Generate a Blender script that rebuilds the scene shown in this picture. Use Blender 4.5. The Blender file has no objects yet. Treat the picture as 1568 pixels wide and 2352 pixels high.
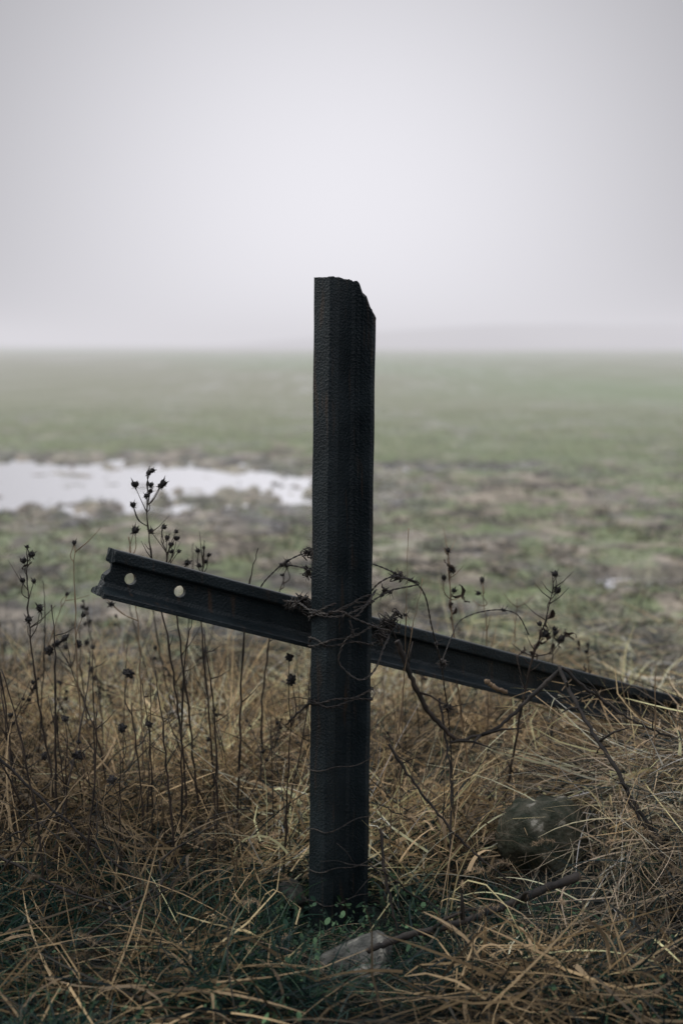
import bpy, bmesh, math, random
import numpy as np
from mathutils import Vector, Matrix, Euler
random.seed(7); rng=np.random.default_rng(11)
scene=bpy.context.scene; COL=scene.collection

# ------------------------------------------------------------ helpers
def _h(ix,iy,seed):
    n=(ix.astype(np.int64)*374761393+iy.astype(np.int64)*668265263+seed*1442695041)&0xffffffff
    n=((n^(n>>13))*1274126177)&0xffffffff
    n=n^(n>>16)
    return (n&0xffff)/65535.0
def vnoise(x,y,seed=0):
    x=np.asarray(x,float);y=np.asarray(y,float)
    ix=np.floor(x);iy=np.floor(y);fx=x-ix;fy=y-iy
    fx=fx*fx*(3-2*fx);fy=fy*fy*(3-2*fy)
    a=_h(ix,iy,seed);b=_h(ix+1,iy,seed);c=_h(ix,iy+1,seed);d=_h(ix+1,iy+1,seed)
    return (a*(1-fx)+b*fx)*(1-fy)+(c*(1-fx)+d*fx)*fy
def fbm(x,y,seed=0,o=4):
    s=0;a=.5;t=0
    for i in range(o):
        s=s+a*vnoise(x*2**i+17.3*i,y*2**i-9.1*i,seed+i);t+=a;a*=.5
    return s/t
def sst(a,b,x):
    t=np.clip((x-a)/(b-a),0,1);return t*t*(3-2*t)

WATER=-0.022
PUD=[(-4.3,12.7,4.6,3.2,1.9),(-1.45,13.1,1.75,1.35,2.3),(-3.9,9.75,1.6,.20,1.2),(1.62,7.50,.55,.26,3.8),(1.15,7.2,.3,.12,2.2),(1.0,14.4,.9,.4,.9)]
def wetmask(x,y):
    m=-np.ones_like(x)
    for (cx,cy,a,b,w_) in PUD:
        m=np.maximum(m,w_*(1-((x-cx)/a)**2-((y-cy)/b)**2))
    n=fbm(x*1.6,y*.9,5,5)-.5
    n2=fbm(x*5,y*3.5,35,5)-.5
    n3=fbm(x*13,y*9,36,3)-.5
    return m+n*1.9+n2*2.8+n3*1.2-.05
def H(x,y):
    x=np.asarray(x,float);y=np.asarray(y,float)
    far=1/(1+np.maximum(y-14,0)/12)
    z=(fbm(x*4,y*4,1,4)-.5)*.06*far+(fbm(x*.6,y*.6,3,2)-.5)*.02*far+.014
    m=wetmask(x,y)
    fld=sst(5.2,6.2,y)*(1-sst(21,25,y))
    z=z-fld*.050*sst(.05,.65,m)
    bump=fbm(x*6,y*6,15,3)-.5
    z=z+(.180+.09*bump)*np.exp(-((x-.86)/.36)**2-((y-3.24)/.28)**2)+.04*np.exp(-((x-1.3)/.5)**2-((y-3.5)/.4)**2)
    z=z+.03*np.exp(-((y-3.3)/1.2)**2)*(1-.8*np.exp(-(x/.25)**2-((y-2.9)/.25)**2))
    return z
def Hs(x,y): return float(H(np.array([x]),np.array([y]))[0])

def link(o): COL.objects.link(o); return o
def tag(o,label,cat,group=None,kind=None):
    o["label"]=label;o["category"]=cat
    if group:o["group"]=group
    if kind:o["kind"]=kind
class MB:
    def __init__(s): s.v=[];s.f=[]
    def add(s,v,f):
        b=len(s.v);s.v+= [tuple(p) for p in v];s.f+=[tuple(i+b for i in q) for q in f]
    def mesh(s,name,mat,smooth=True):
        m=bpy.data.meshes.new(name);m.from_pydata(s.v,[],s.f);m.materials.append(mat)
        if smooth:m.polygons.foreach_set("use_smooth",[True]*len(m.polygons))
        m.update();return m
    def obj(s,name,mat,smooth=True):
        return link(bpy.data.objects.new(name,s.mesh(name,mat,smooth)))
def spline(P,n=8):
    P=[Vector(p) for p in P]
    if len(P)<3: return [P[0].lerp(P[-1],i/n) for i in range(n+1)]
    Q=[P[0]*2-P[1]]+P+[P[-1]*2-P[-2]];out=[]
    for i in range(1,len(Q)-2):
        a,b,c,d=Q[i-1:i+3]
        for k in range(n):
            t=k/n
            out.append(.5*((2*b)+(c-a)*t+(2*a-5*b+4*c-d)*t*t+(3*b-a-3*c+d)*t**3))
    out.append(P[-1]);return out
def tube(mb,P,r,sides=6):
    n=len(P);R=r if hasattr(r,'__len__') else [r]*n
    V=[];F=[];t0=(P[1]-P[0]).normalized()
    a=Vector((0,0,1)) if abs(t0.z)<.9 else Vector((1,0,0))
    u=t0.cross(a).normalized()
    for i in range(n):
        t=(P[min(i+1,n-1)]-P[max(i-1,0)])
        t=t.normalized() if t.length>1e-9 else t0
        u=(u-t*u.dot(t)).normalized();w=t.cross(u)
        for k in range(sides):
            an=2*math.pi*k/sides
            V.append(P[i]+(u*math.cos(an)+w*math.sin(an))*R[i])
    for i in range(n-1):
        for k in range(sides):
            k2=(k+1)%sides
            F.append((i*sides+k,i*sides+k2,(i+1)*sides+k2,(i+1)*sides+k))
    F.append(tuple(range(sides-1,-1,-1)));F.append(tuple((n-1)*sides+k for k in range(sides)))
    mb.add(V,F)
def resample(P,step):
    out=[P[0].copy()];acc=0
    for a,b in zip(P[:-1],P[1:]):
        L=(b-a).length
        while acc+L>=step:
            t=(step-acc)/L;a=a.lerp(b,t);out.append(a.copy());L=(b-a).length;acc=0
            if L<1e-9:break
        acc+=L
    out.append(P[-1].copy());return out
def wireify(mb,P,rad=.0009,off=.0010,period=.028):
    P=resample(P,.0035)
    for ph in (0,math.pi):
        Q=[]
        u=None
        for i,p in enumerate(P):
            t=(P[min(i+1,len(P)-1)]-P[max(i-1,0)]).normalized()
            if u is None:
                a=Vector((0,0,1)) if abs(t.z)<.9 else Vector((1,0,0));u=t.cross(a).normalized()
            u=(u-t*u.dot(t)).normalized();w=t.cross(u)
            an=ph+2*math.pi*i*.0035/period
            Q.append(p+(u*math.cos(an)+w*math.sin(an))*off)
        tube(mb,Q,rad,5)

# ------------------------------------------------------------ materials
def newmat(name):
    m=bpy.data.materials.new(name);m.use_nodes=True
    nt=m.node_tree;b=nt.nodes["Principled BSDF"];return m,nt,b
def noise_mat(name,c1,c2,scale=8,rough=.7,bump=.3,bscale=60,c3=None,dist=.003,spec=.5,lo=.35,hi=.65):
    m,nt,b=newmat(name);N=nt.nodes;L=nt.links
    tc=N.new("ShaderNodeTexCoord");n=N.new("ShaderNodeTexNoise");n.inputs["Scale"].default_value=scale;n.inputs["Detail"].default_value=6
    L.new(tc.outputs["Object"],n.inputs["Vector"])
    cr=N.new("ShaderNodeValToRGB");cr.color_ramp.elements[0].position=lo;cr.color_ramp.elements[1].position=hi
    cr.color_ramp.elements[0].color=(*c1,1);cr.color_ramp.elements[1].color=(*c2,1)
    if c3:
        e=cr.color_ramp.elements.new(hi+.05);e.color=(*c3,1)
    L.new(n.outputs["Fac"],cr.inputs[0]);L.new(cr.outputs[0],b.inputs["Base Color"])
    n2=N.new("ShaderNodeTexNoise");n2.inputs["Scale"].default_value=bscale;n2.inputs["Detail"].default_value=5
    L.new(tc.outputs["Object"],n2.inputs["Vector"])
    bp=N.new("ShaderNodeBump");bp.inputs["Strength"].default_value=bump;bp.inputs["Distance"].default_value=dist
    L.new(n2.outputs["Fac"],bp.inputs["Height"]);L.new(bp.outputs[0],b.inputs["Normal"])
    b.inputs["Roughness"].default_value=rough;b.inputs["Specular IOR Level"].default_value=spec
    return m
def attr_mat(name,rough=.6,spec=.3,trans=0):
    m,nt,b=newmat(name);N=nt.nodes;L=nt.links
    a=N.new("ShaderNodeAttribute");a.attribute_name="Col"
    L.new(a.outputs["Color"],b.inputs["Base Color"])
    b.inputs["Roughness"].default_value=rough;b.inputs["Specular IOR Level"].default_value=spec
    if trans:
        tr=N.new("ShaderNodeBsdfTranslucent");L.new(a.outputs["Color"],tr.inputs["Color"])
        mx=N.new("ShaderNodeMixShader");mx.inputs[0].default_value=trans
        L.new(b.outputs[0],mx.inputs[1]);L.new(tr.outputs[0],mx.inputs[2])
        L.new(mx.outputs[0],N["Material Output"].inputs["Surface"])
    return m

def steel_mat():
    m,nt,b=newmat("weathered_steel");N=nt.nodes;L=nt.links
    tc=N.new("ShaderNodeTexCoord")
    def noi(s,d=5,vec=None):
        n=N.new("ShaderNodeTexNoise");n.inputs["Scale"].default_value=s;n.inputs["Detail"].default_value=d
        L.new(vec or tc.outputs["Object"],n.inputs["Vector"]);return n
    mp=N.new("ShaderNodeMapping");mp.inputs["Scale"].default_value=(1,1,.12);L.new(tc.outputs["Object"],mp.inputs[0])
    streak=noi(55,6,mp.outputs[0]);pit=noi(300,3);big=noi(14,6)
    cr=N.new("ShaderNodeValToRGB");e=cr.color_ramp.elements
    e[0].position=.35;e[0].color=(.006,.013,.017,1);e[1].position=.66;e[1].color=(.020,.031,.037,1)
    L.new(big.outputs[0],cr.inputs[0])
    r=N.new("ShaderNodeValToRGB");r.color_ramp.elements[0].position=.59;r.color_ramp.elements[1].position=.74
    L.new(streak.outputs[0],r.inputs[0])
    mx=N.new("ShaderNodeMix");mx.data_type='RGBA';L.new(r.outputs[0],mx.inputs[0]);L.new(cr.outputs[0],mx.inputs[6]);mx.inputs[7].default_value=(.055,.039,.029,1)
    L.new(mx.outputs[2],b.inputs["Base Color"])
    b.inputs["Roughness"].default_value=.46
    b.inputs["Specular IOR Level"].default_value=.42
    v=N.new("ShaderNodeTexVoronoi");v.inputs["Scale"].default_value=210;L.new(tc.outputs["Object"],v.inputs["Vector"])
    ad=N.new("ShaderNodeMath");ad.operation='ADD';L.new(pit.outputs[0],ad.inputs[0]);L.new(v.outputs["Distance"],ad.inputs[1])
    bp=N.new("ShaderNodeBump");bp.inputs["Strength"].default_value=.7;bp.inputs["Distance"].default_value=.0016
    L.new(ad.outputs[0],bp.inputs["Height"]);L.new(bp.outputs[0],b.inputs["Normal"])
    return m
STEEL=steel_mat()
WIRE=noise_mat("rusty_wire",(.018,.020,.021),(.060,.048,.040),90,.45,.3,400,dist=.0005)
STEMD=noise_mat("dark_stem",(.014,.013,.012),(.06,.044,.034),25,.75,.4,200,dist=.001)
STEMT=noise_mat("tan_stem",(.14,.10,.065),(.34,.245,.15),25,.75,.4,200,dist=.001)
PODM=noise_mat("dark_seed_pod",(.008,.009,.011),(.028,.024,.022),120,.8,.6,500,dist=.001)
LEAFD=noise_mat("withered_leaf",(.02,.015,.012),(.065,.045,.032),60,.75,.5,200,dist=.001)
BARK=noise_mat("branch_bark",(.013,.013,.013),(.05,.043,.037),30,.8,.8,160,dist=.002)
STONE=noise_mat("mossy_stone",(.030,.042,.026),(.115,.115,.085),30,.9,1.0,90,c3=(.36,.35,.29),dist=.010,lo=.38,hi=.62)
STONEG=noise_mat("grey_stone",(.045,.050,.046),(.13,.132,.12),30,.85,1.0,90,c3=(.24,.24,.21),dist=.008,lo=.36,hi=.62)

# ------------------------------------------------------------ world
w=bpy.data.worlds.new("World");scene.world=w;w.use_nodes=True
nt=w.node_tree;N=nt.nodes;L=nt.links
for n in list(N):N.remove(n)
out=N.new("ShaderNodeOutputWorld")
tc=N.new("ShaderNodeTexCoord")
nrm=N.new("ShaderNodeVectorMath");nrm.operation='NORMALIZE';L.new(tc.outputs["Generated"],nrm.inputs[0])
ge=math.radians(3.8)
dt=N.new("ShaderNodeVectorMath");dt.operation='DOT_PRODUCT';L.new(nrm.outputs[0],dt.inputs[0]);dt.inputs[1].default_value=(0,math.cos(ge),math.sin(ge))
def mth(op,a,b=None,clamp=False):
    n=N.new("ShaderNodeMath");n.operation=op;n.use_clamp=clamp
    for i,x in enumerate((a,b)):
        if x is None:continue
        if isinstance(x,(int,float)):n.inputs[i].default_value=x
        else:L.new(x,n.inputs[i])
    return n.outputs[0]
ang=mth('ARCCOSINE',mth('MINIMUM',dt.outputs["Value"],.999999))
g=mth('EXPONENT',mth('MULTIPLY',mth('POWER',mth('DIVIDE',ang,.275),2.0),-1.0))
sp=N.new("ShaderNodeSeparateXYZ");L.new(nrm.outputs[0],sp.inputs[0])
mr=N.new("ShaderNodeMapRange");mr.interpolation_type='SMOOTHSTEP';L.new(sp.outputs[2],mr.inputs[0])
mr.inputs[1].default_value=.27;mr.inputs[2].default_value=.75;mr.inputs[3].default_value=0;mr.inputs[4].default_value=.70
lum=mth('ADD',mth('ADD',mth('MULTIPLY',g,.665),.235),mr.outputs[0])
cl=N.new("ShaderNodeVectorMath");cl.operation='SCALE';cl.inputs[0].default_value=(.965,.955,1.015);L.new(lum,cl.inputs["Scale"])
bg=N.new("ShaderNodeBackground");L.new(cl.outputs[0],bg.inputs[0]);bg.inputs[1].default_value=1
SUN_EL=math.radians(42);SUN_AZ=math.radians(-75)
sky=N.new("ShaderNodeTexSky");sky.sky_type='NISHITA';sky.sun_disc=False;sky.sun_elevation=SUN_EL;sky.sun_rotation=SUN_AZ;sky.dust_density=6;sky.air_density=1
hs=N.new("ShaderNodeHueSaturation");hs.inputs["Saturation"].default_value=.15;L.new(sky.outputs[0],hs.inputs["Color"])
bg2=N.new("ShaderNodeBackground");L.new(hs.outputs[0],bg2.inputs[0]);bg2.inputs[1].default_value=.004
ad=N.new("ShaderNodeAddShader");L.new(bg.outputs[0],ad.inputs[0]);L.new(bg2.outputs[0],ad.inputs[1]);L.new(ad.outputs[0],out.inputs[0])
sl=bpy.data.lights.new("sun","SUN");sl.energy=1.15;sl.angle=math.radians(20);sl.color=(1,.95,.87)
so=link(bpy.data.objects.new("sun",sl))
d=Vector((math.sin(SUN_AZ)*math.cos(SUN_EL),math.cos(SUN_AZ)*math.cos(SUN_EL),math.sin(SUN_EL)))
so.rotation_euler=d.to_track_quat('Z','Y').to_euler()

# fog layer (absorbing / glowing homogeneous haze)
mb=MB()
x0,x1,y0,y1,z0,z1=-900,900,6.6,1600,-2,6.5
mb.add([(x,y,z) for z in (z0,z1) for y in (y0,y1) for x in (x0,x1)],[(0,2,3,1),(4,5,7,6),(0,1,5,4),(2,6,7,3),(0,4,6,2),(1,3,7,5)])
fm=bpy.data.materials.new("fog_haze");fm.use_nodes=True;fn=fm.node_tree;fn.nodes.clear()
SIG=.0046
fo=fn.nodes.new("ShaderNodeOutputMaterial");va=fn.nodes.new("ShaderNodeVolumeAbsorption");va.inputs[0].default_value=(0,0,0,1);va.inputs[1].default_value=SIG
em=fn.nodes.new("ShaderNodeEmission");em.inputs[0].default_value=(.71,.695,.735,1);em.inputs[1].default_value=SIG
ads=fn.nodes.new("ShaderNodeAddShader");fn.links.new(va.outputs[0],ads.inputs[0]);fn.links.new(em.outputs[0],ads.inputs[1]);fn.links.new(ads.outputs[0],fo.inputs["Volume"])
fog=mb.obj("fog",fm,False);tag(fog,"pale low fog lying over the wet field","fog",kind="structure")

# ------------------------------------------------------------ ground
xs=np.concatenate([-np.geomspace(1500,6.3,45),np.arange(-6,6.01,.035),np.geomspace(6.3,1500,45)])
ys=np.concatenate([[-60,-30,-12,-5,-2,-.5,.5,1.2],1.6*np.exp(np.arange(0,3.1,.0036)),np.geomspace(36.5,2500,60)])
X,Y=np.meshgrid(xs,ys);Z=H(X,Y)
nx,ny=len(xs),len(ys)
co=np.stack([X,Y,Z],-1).reshape(-1,3)
idx=np.arange(nx*ny).reshape(ny,nx)
q=np.stack([idx[:-1,:-1],idx[:-1,1:],idx[1:,1:],idx[1:,:-1]],-1).reshape(-1,4)
def npmesh(name,co,q,mat,col=None,smooth=False):
    m=bpy.data.meshes.new(name);m.vertices.add(len(co));m.vertices.foreach_set("co",co.astype(np.float32).ravel())
    k=q.shape[1];m.loops.add(q.size);m.loops.foreach_set("vertex_index",q.astype(np.int32).ravel())
    m.polygons.add(len(q));m.polygons.foreach_set("loop_start",np.arange(0,q.size,k,dtype=np.int32))
    m.polygons.foreach_set("loop_total",np.full(len(q),k,dtype=np.int32))
    if smooth:m.polygons.foreach_set("use_smooth",np.ones(len(q),bool))
    m.update(calc_edges=True)
    if col is not None:
        a=m.color_attributes.new("Col",'FLOAT_COLOR','POINT')
        c=np.ones((len(co),4),np.float32);c[:,:col.shape[1]]=col;a.data.foreach_set("color",c.ravel())
    m.materials.append(mat);return link(bpy.data.objects.new(name,m))
def mixc(a,b,t): return np.asarray(a)*(1-t[...,None])+np.asarray(b)*t[...,None]
def greenness(x,y):
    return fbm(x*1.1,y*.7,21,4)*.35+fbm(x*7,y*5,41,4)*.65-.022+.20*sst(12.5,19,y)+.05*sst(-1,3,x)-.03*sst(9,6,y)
m_=wetmask(X,Y)
gn=fbm(X*1.3,Y*.8,21,5)
green=sst(.44,.60,greenness(X,Y))
green=green*(1-.75*sst(-1.2,.2,m_))
tan=mixc((.13,.115,.090),(.41,.36,.29),sst(.35,.68,fbm(X*7,Y*5,61,4)*.6+fbm(X*2,Y*1.4,62,3)*.4))
dark=(.050,.048,.041)
dk=sst(.48,.62,fbm(X*6,Y*4.5,71,4)*.6+fbm(X*1.8,Y*1.0,72,3)*.4)*.88
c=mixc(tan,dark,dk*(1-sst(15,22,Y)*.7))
c=mixc(c,(.225,.285,.145),green*.8)
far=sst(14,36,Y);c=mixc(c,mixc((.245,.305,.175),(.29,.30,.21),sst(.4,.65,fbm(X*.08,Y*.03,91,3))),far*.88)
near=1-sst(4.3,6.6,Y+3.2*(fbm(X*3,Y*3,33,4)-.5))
c=mixc(c,(.012,.021,.021),near)  # near soil, with a dark teal shadow tone painted into its colour
wet=np.clip(sst(-.9,.1,m_)+.5*sst(.5,.62,gn),0,1)*(1-near)
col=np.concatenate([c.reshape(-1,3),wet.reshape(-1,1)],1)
gm,nt,b=newmat("muddy_field");N=nt.nodes;L=nt.links
a=N.new("ShaderNodeAttribute");a.attribute_name="Col"
tc=N.new("ShaderNodeTexCoord");n1=N.new("ShaderNodeTexNoise");n1.inputs["Scale"].default_value=22;n1.inputs["Detail"].default_value=8;L.new(tc.outputs["Object"],n1.inputs["Vector"])
mrg=N.new("ShaderNodeMapRange");L.new(n1.outputs[0],mrg.inputs[0]);mrg.inputs[1].default_value=.3;mrg.inputs[2].default_value=.7;mrg.inputs[3].default_value=.5;mrg.inputs[4].default_value=1.4
vs=N.new("ShaderNodeVectorMath");vs.operation='SCALE';L.new(a.outputs["Color"],vs.inputs[0]);L.new(mrg.outputs[0],vs.inputs["Scale"]);L.new(vs.outputs[0],b.inputs["Base Color"])
mr2=N.new("ShaderNodeMapRange");L.new(a.outputs["Alpha"],mr2.inputs[0]);mr2.inputs[3].default_value=.9;mr2.inputs[4].default_value=.26
L.new(mr2.outputs[0],b.inputs["Roughness"])
bp=N.new("ShaderNodeBump");bp.inputs["Strength"].default_value=.8;bp.inputs["Distance"].default_value=.025;L.new(n1.outputs[0],bp.inputs["Height"]);L.new(bp.outputs[0],b.inputs["Normal"])
b.inputs["Specular IOR Level"].default_value=.5
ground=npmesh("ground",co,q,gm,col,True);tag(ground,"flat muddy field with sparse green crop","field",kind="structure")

wm,nt,b=newmat("puddle_water");b.inputs["Base Color"].default_value=(.94,.94,.95,1);b.inputs["Metallic"].default_value=.95;b.inputs["Roughness"].default_value=.04;b.inputs["IOR"].default_value=1.6
mb=MB();mb.add([(-14,6.3,WATER),(10,6.3,WATER),(10,26,WATER),(-14,26,WATER)],[(0,1,2,3)])
wo=mb.obj("water",wm,False);tag(wo,"shallow rainwater puddle standing on the field","puddle",kind="structure")

# distant rise
hx=np.linspace(-40,700,120);hy=np.linspace(230,520,20);HX,HY=np.meshgrid(hx,hy)
HZ=-.5+6.4*sst(-60,50,HX)*np.exp(-((HY-360)/70)**2)+.9*(fbm(HX*.05,HY*.03,8,4)-.5)*sst(-10,60,HX)
idx=np.arange(HX.size).reshape(HX.shape);hq=np.stack([idx[:-1,:-1],idx[:-1,1:],idx[1:,1:],idx[1:,:-1]],-1).reshape(-1,4)
hm=noise_mat("hazed_hill",(.40,.39,.40),(.46,.45,.45),.05,.9,.1,1)  # pale grey haze is mixed into the hill colour itself
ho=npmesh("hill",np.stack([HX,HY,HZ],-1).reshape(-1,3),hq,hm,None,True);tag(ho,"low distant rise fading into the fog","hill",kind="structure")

# ------------------------------------------------------------ rails
half=[(0,.0225),(.0015,.0248),(.004,.0255),(.021,.0258),(.0235,.0250),(.030,.0095),(.036,.0075),(.070,.0075),(.078,.0105),(.083,.020),(.0895,.0445),(.0915,.0458),(.0990,.046),(.100,.0450)]
def profile(maxseg=None):
    P=half+[(u,-v) for u,v in reversed(half)]
    if not maxseg:return P
    out=[]
    for i in range(len(P)):
        a=P[i];b=P[(i+1)%len(P)];L_=math.dist(a,b);k=max(1,int(math.ceil(L_/maxseg)))
        for j in range(k):out.append((a[0]+(b[0]-a[0])*j/k,a[1]+(b[1]-a[1])*j/k))
    return out
TH=math.radians(42);SC=1.04;PX,PY=-.0150,2.90
def post_xy(u,v):
    # v>0 = far side
    lx=(u-.05)*math.cos(TH)-v*math.sin(TH);ly=(u-.05)*math.sin(TH)+v*math.cos(TH)
    return lx*SC,ly*SC
def lean(z): return .0150*z/1.38
prof=[post_xy(u,v) for u,v in profile(.0035)]
def topz(x,y):
    n=float(vnoise(np.array([x*260+9]),np.array([y*260+3]),4)[0])-.5
    if x<.0: dz=.001+n*.003
    elif x<.036: dz=.004+.005*x/.037+n*.009
    elif x<.040: dz=.010+(x-.036)/.004*.022+n*.006
    elif x<.051: dz=.034+(x-.040)/.011*.005+n*.012
    elif x<.055: dz=.041+(x-.051)/.004*.014+n*.006
    else: dz=.057+(x-.055)/.012*.018+n*.008
    if y>.02 and x<.05: dz+=.006
    return 1.382-dz
bm=bmesh.new();rings=[]
zs=[-.25,0]+[.04*i for i in range(1,34)]
for z in zs:
    rings.append([bm.verts.new((PX+x+lean(z)+.0005*math.sin(z*31),PY+y,min(z,topz(x,y)-.006))) for x,y in prof])
rings.append([bm.verts.new((PX+x+lean(1.38),PY+y,topz(x,y))) for x,y in prof])
k=len(prof)
for a,b2 in zip(rings[:-1],rings[1:]):
    for i in range(k):
        bm.faces.new((a[i],b2[i],b2[(i+1)%k],a[(i+1)%k]))
f=bm.faces.new(rings[-1]);bmesh.ops.triangulate(bm,faces=[f]);bmesh.ops.recalc_face_normals(bm,faces=bm.faces)
me=bpy.data.meshes.new("metal_post");bm.to_mesh(me);bm.free();me.materials.append(STEEL)
post=link(bpy.data.objects.new("metal_post",me));tag(post,"dark rusted steel rail standing upright with jagged broken top","post")

C0=Vector((0,3.08,.6195));D=Vector((1,.55,-.37)).normalized();NN=Vector((.55,-1,0)).normalized();UP=D.cross(NN);
if UP.z<0:UP=-UP
BS=.98
pp=[((v)*BS*.92,(.05-u)*BS) for u,v in profile(.005)]
bm=bmesh.new();rings=[]
ss=[-.578+.03*i for i in range(0,72)]
for j,s in enumerate(ss):
    ring=[]
    for a_,b_ in pp:
        s2=s
        if j<2:
            n=float(vnoise(np.array([a_*200+3]),np.array([b_*200]),9)[0])-.5
            off=(.006 if b_<-.03 else (.012 if b_>.02 else .014+.006*math.sin(b_*120)))+n*.008
            s2=s+off*(1 if j==0 else .5)
        ring.append(bm.verts.new(C0+D*s2+NN*a_+UP*b_))
    rings.append(ring)
k=len(pp)
for a,b2 in zip(rings[:-1],rings[1:]):
    for i in range(k): bm.faces.new((a[i],b2[i],b2[(i+1)%k],a[(i+1)%k]))
caps=[bm.faces.new(rings[0]),bm.faces.new(rings[-1])]
bmesh.ops.triangulate(bm,faces=caps);bmesh.ops.recalc_face_normals(bm,faces=bm.faces)
me=bpy.data.meshes.new("steel_rail");bm.to_mesh(me);bm.free()
rail=link(bpy.data.objects.new("steel_rail",me))
cut=MB()
for s in (-.514,-.402):
    c_=C0+D*s-UP*.001;n=28
    V=[];F=[]
    for e in (-.03,.03):
        for i in range(n):
            a=2*math.pi*i/n;V.append(c_+NN*e+D*(math.cos(a)*.0130)+UP*(math.sin(a)*.0120))
    for i in range(n):F.append((i,(i+1)%n,n+(i+1)%n,n+i))
    F.append(tuple(range(n-1,-1,-1)));F.append(tuple(range(n,2*n)))
    cut.add(V,F)
co_=cut.obj("cutter",STEEL,False)
bmx=bmesh.new();bmx.from_mesh(co_.data);bmesh.ops.recalc_face_normals(bmx,faces=bmx.faces);bmx.to_mesh(co_.data);bmx.free()
md=rail.modifiers.new("b","BOOLEAN");md.object=co_;md.operation='DIFFERENCE';md.solver='EXACT'
dg=bpy.context.evaluated_depsgraph_get();dg.update()
me2=bpy.data.meshes.new_from_object(rail.evaluated_get(dg));rail.modifiers.clear();rail.data=me2
bpy.data.objects.remove(co_)
me2.name="steel_rail";me2.materials.clear();me2.materials.append(STEEL)
tag(rail,"dark steel rail with two bolt holes wired across upright post","rail")

# ------------------------------------------------------------ wires
def hull(pts):
    pts=sorted(pts)
    def h(ps):
        r=[]
        for p in ps:
            while len(r)>1 and (r[-1][0]-r[-2][0])*(p[1]-r[-2][1])-(r[-1][1]-r[-2][1])*(p[0]-r[-2][0])<=0:r.pop()
            r.append(p)
        return r[:-1]
    return h(pts)+h(pts[::-1])
HU=hull(prof)
def wrap(z,tilt=.02,turns=1.0,seed=0,start=0):
    P=[]
    L_=[math.dist(HU[i],HU[(i+1)%len(HU)]) for i in range(len(HU))];T=sum(L_)
    n=int(70*turns)
    for i in range(n+1):
        s=((i/70+start)%1)*T
        for j,l in enumerate(L_):
            if s<=l:break
            s-=l
        a=HU[j];b=HU[(j+1)%len(HU)];t=s/max(l,1e-9)
        x=a[0]+(b[0]-a[0])*t;y=a[1]+(b[1]-a[1])*t
        rr=math.hypot(x,y);x*=1+.0045/rr;y*=1+.0045/rr
        zz=z+tilt*(x/.06)+.004*math.sin(i*.33+seed)+.012*(i/70)*(turns>1.2)
        P.append(Vector((PX+x+lean(zz),PY+y,zz)))
    return P
def barb(mb,p,t,r):
    t=t.normalized()
    a=t.cross(Vector((r.uniform(-1,1),r.uniform(-1,1),r.uniform(-1,1)))).normalized();b_=t.cross(a)
    Q=[p+t*(-.004+.008*i/20)+(a*math.cos(i*.95)+b_*math.sin(i*.95))*.0030 for i in range(21)]
    tube(mb,Q,.0010,4)
    for sgn,dd in ((-1,a),(1,b_),(-1,b_),(1,a*-1)):
        tube(mb,[p+t*sgn*.003,p+t*sgn*.003+dd*.015*r.uniform(.8,1.2)+t*sgn*.003],[.0011,.0003],4)
def tangle(mb,c,R,n,r):
    c=Vector(c)
    for _ in range(n):
        P=[c+Vector((r.gauss(0,R),r.gauss(0,R*.5),r.gauss(0,R*.8))) for _ in range(5)]
        tube(mb,spline(P,5),.0013,4)
    for _ in range(n):
        t=Vector((r.uniform(-1,1),r.uniform(-1,1),r.uniform(-1,1)))
        p=c+Vector((r.gauss(0,R),r.gauss(0,R*.5),r.gauss(0,R*.6)))
        barb(mb,p,t,r)
def wire_obj(paths,label,tangles=(),barbs=2,seed=1,rad=.0012):
    mb=MB();r=random.Random(seed)
    for P in paths:
        wireify(mb,P,rad,rad*1.1)
        for _ in range(barbs):
            i=r.randrange(2,len(P)-2);barb(mb,P[i],P[i+1]-P[i-1],r)
    for c,R,n in tangles:tangle(mb,c,R,n,r)
    o=mb.obj("barbed_wire",WIRE);tag(o,label,"wire","wires wound around the post");return o
G="rusty wire strand wound tightly around the upright post"
for i,(z,t) in enumerate([(.712,.010),(.648,.014),(.640,-.006),(.522,.008),(.514,.002),(.378,.006),(.250,.012),(.160,.004),(.088,.004)]):
    wire_obj([wrap(z,t,1.0,i*3+1)],G,barbs=1 if i<5 else 0,seed=i,rad=.0012 if i<5 else .0007)
wire_obj([wrap(.700,.018,1.9,40,.3),
          spline([(-.125,2.99,.705),(-.09,2.93,.712),(-.05,2.862,.700),(.0,2.832,.702),(.05,2.85,.722),(.068,2.90,.74)]),
          spline([(.072,2.90,.745),(.03,2.84,.70),(.0,2.83,.712),(-.03,2.85,.706),(-.062,2.88,.70)])],
         "barbed wire lashing the crossing rail to the post",[((-.085,2.96,.708),.012,9),((.098,2.96,.665),.015,12),((.085,2.93,.640),.011,7),((-.105,2.97,.700),.008,4),((.12,2.96,.68),.008,4)],3,77)
wire_obj([spline([(.000,2.836,.708),(.045,2.828,.690),(.078,2.85,.672),(.100,2.90,.655),(.085,2.87,.625),(.068,2.84,.590),(.040,2.823,.572),(.010,2.828,.588),(-.006,2.83,.612),(.006,2.83,.650),(.022,2.83,.668),(.016,2.83,.694)])],
         "loose loop of wire hanging on the post face",(),1,5)
wire_obj([spline([(.055,2.98,.790),(.090,2.96,.780),(.122,2.95,.766),(.158,2.95,.748),(.178,2.96,.715),(.192,2.98,.650),(.212,3.0,.575),(.222,3.02,.515),(.238,3.05,.40),(.25,3.06,.2)]),
          spline([(.060,2.94,.732),(.078,2.92,.755),(.105,2.92,.768),(.135,2.93,.762),(.162,2.94,.752),(.150,2.94,.746),(.105,2.93,.738),(.065,2.90,.722)])],
         "springy barbed wire arcing out from the post",[((.116,2.94,.766),.008,5),((.090,2.93,.735),.006,3)],3,9,.0010)
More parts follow.
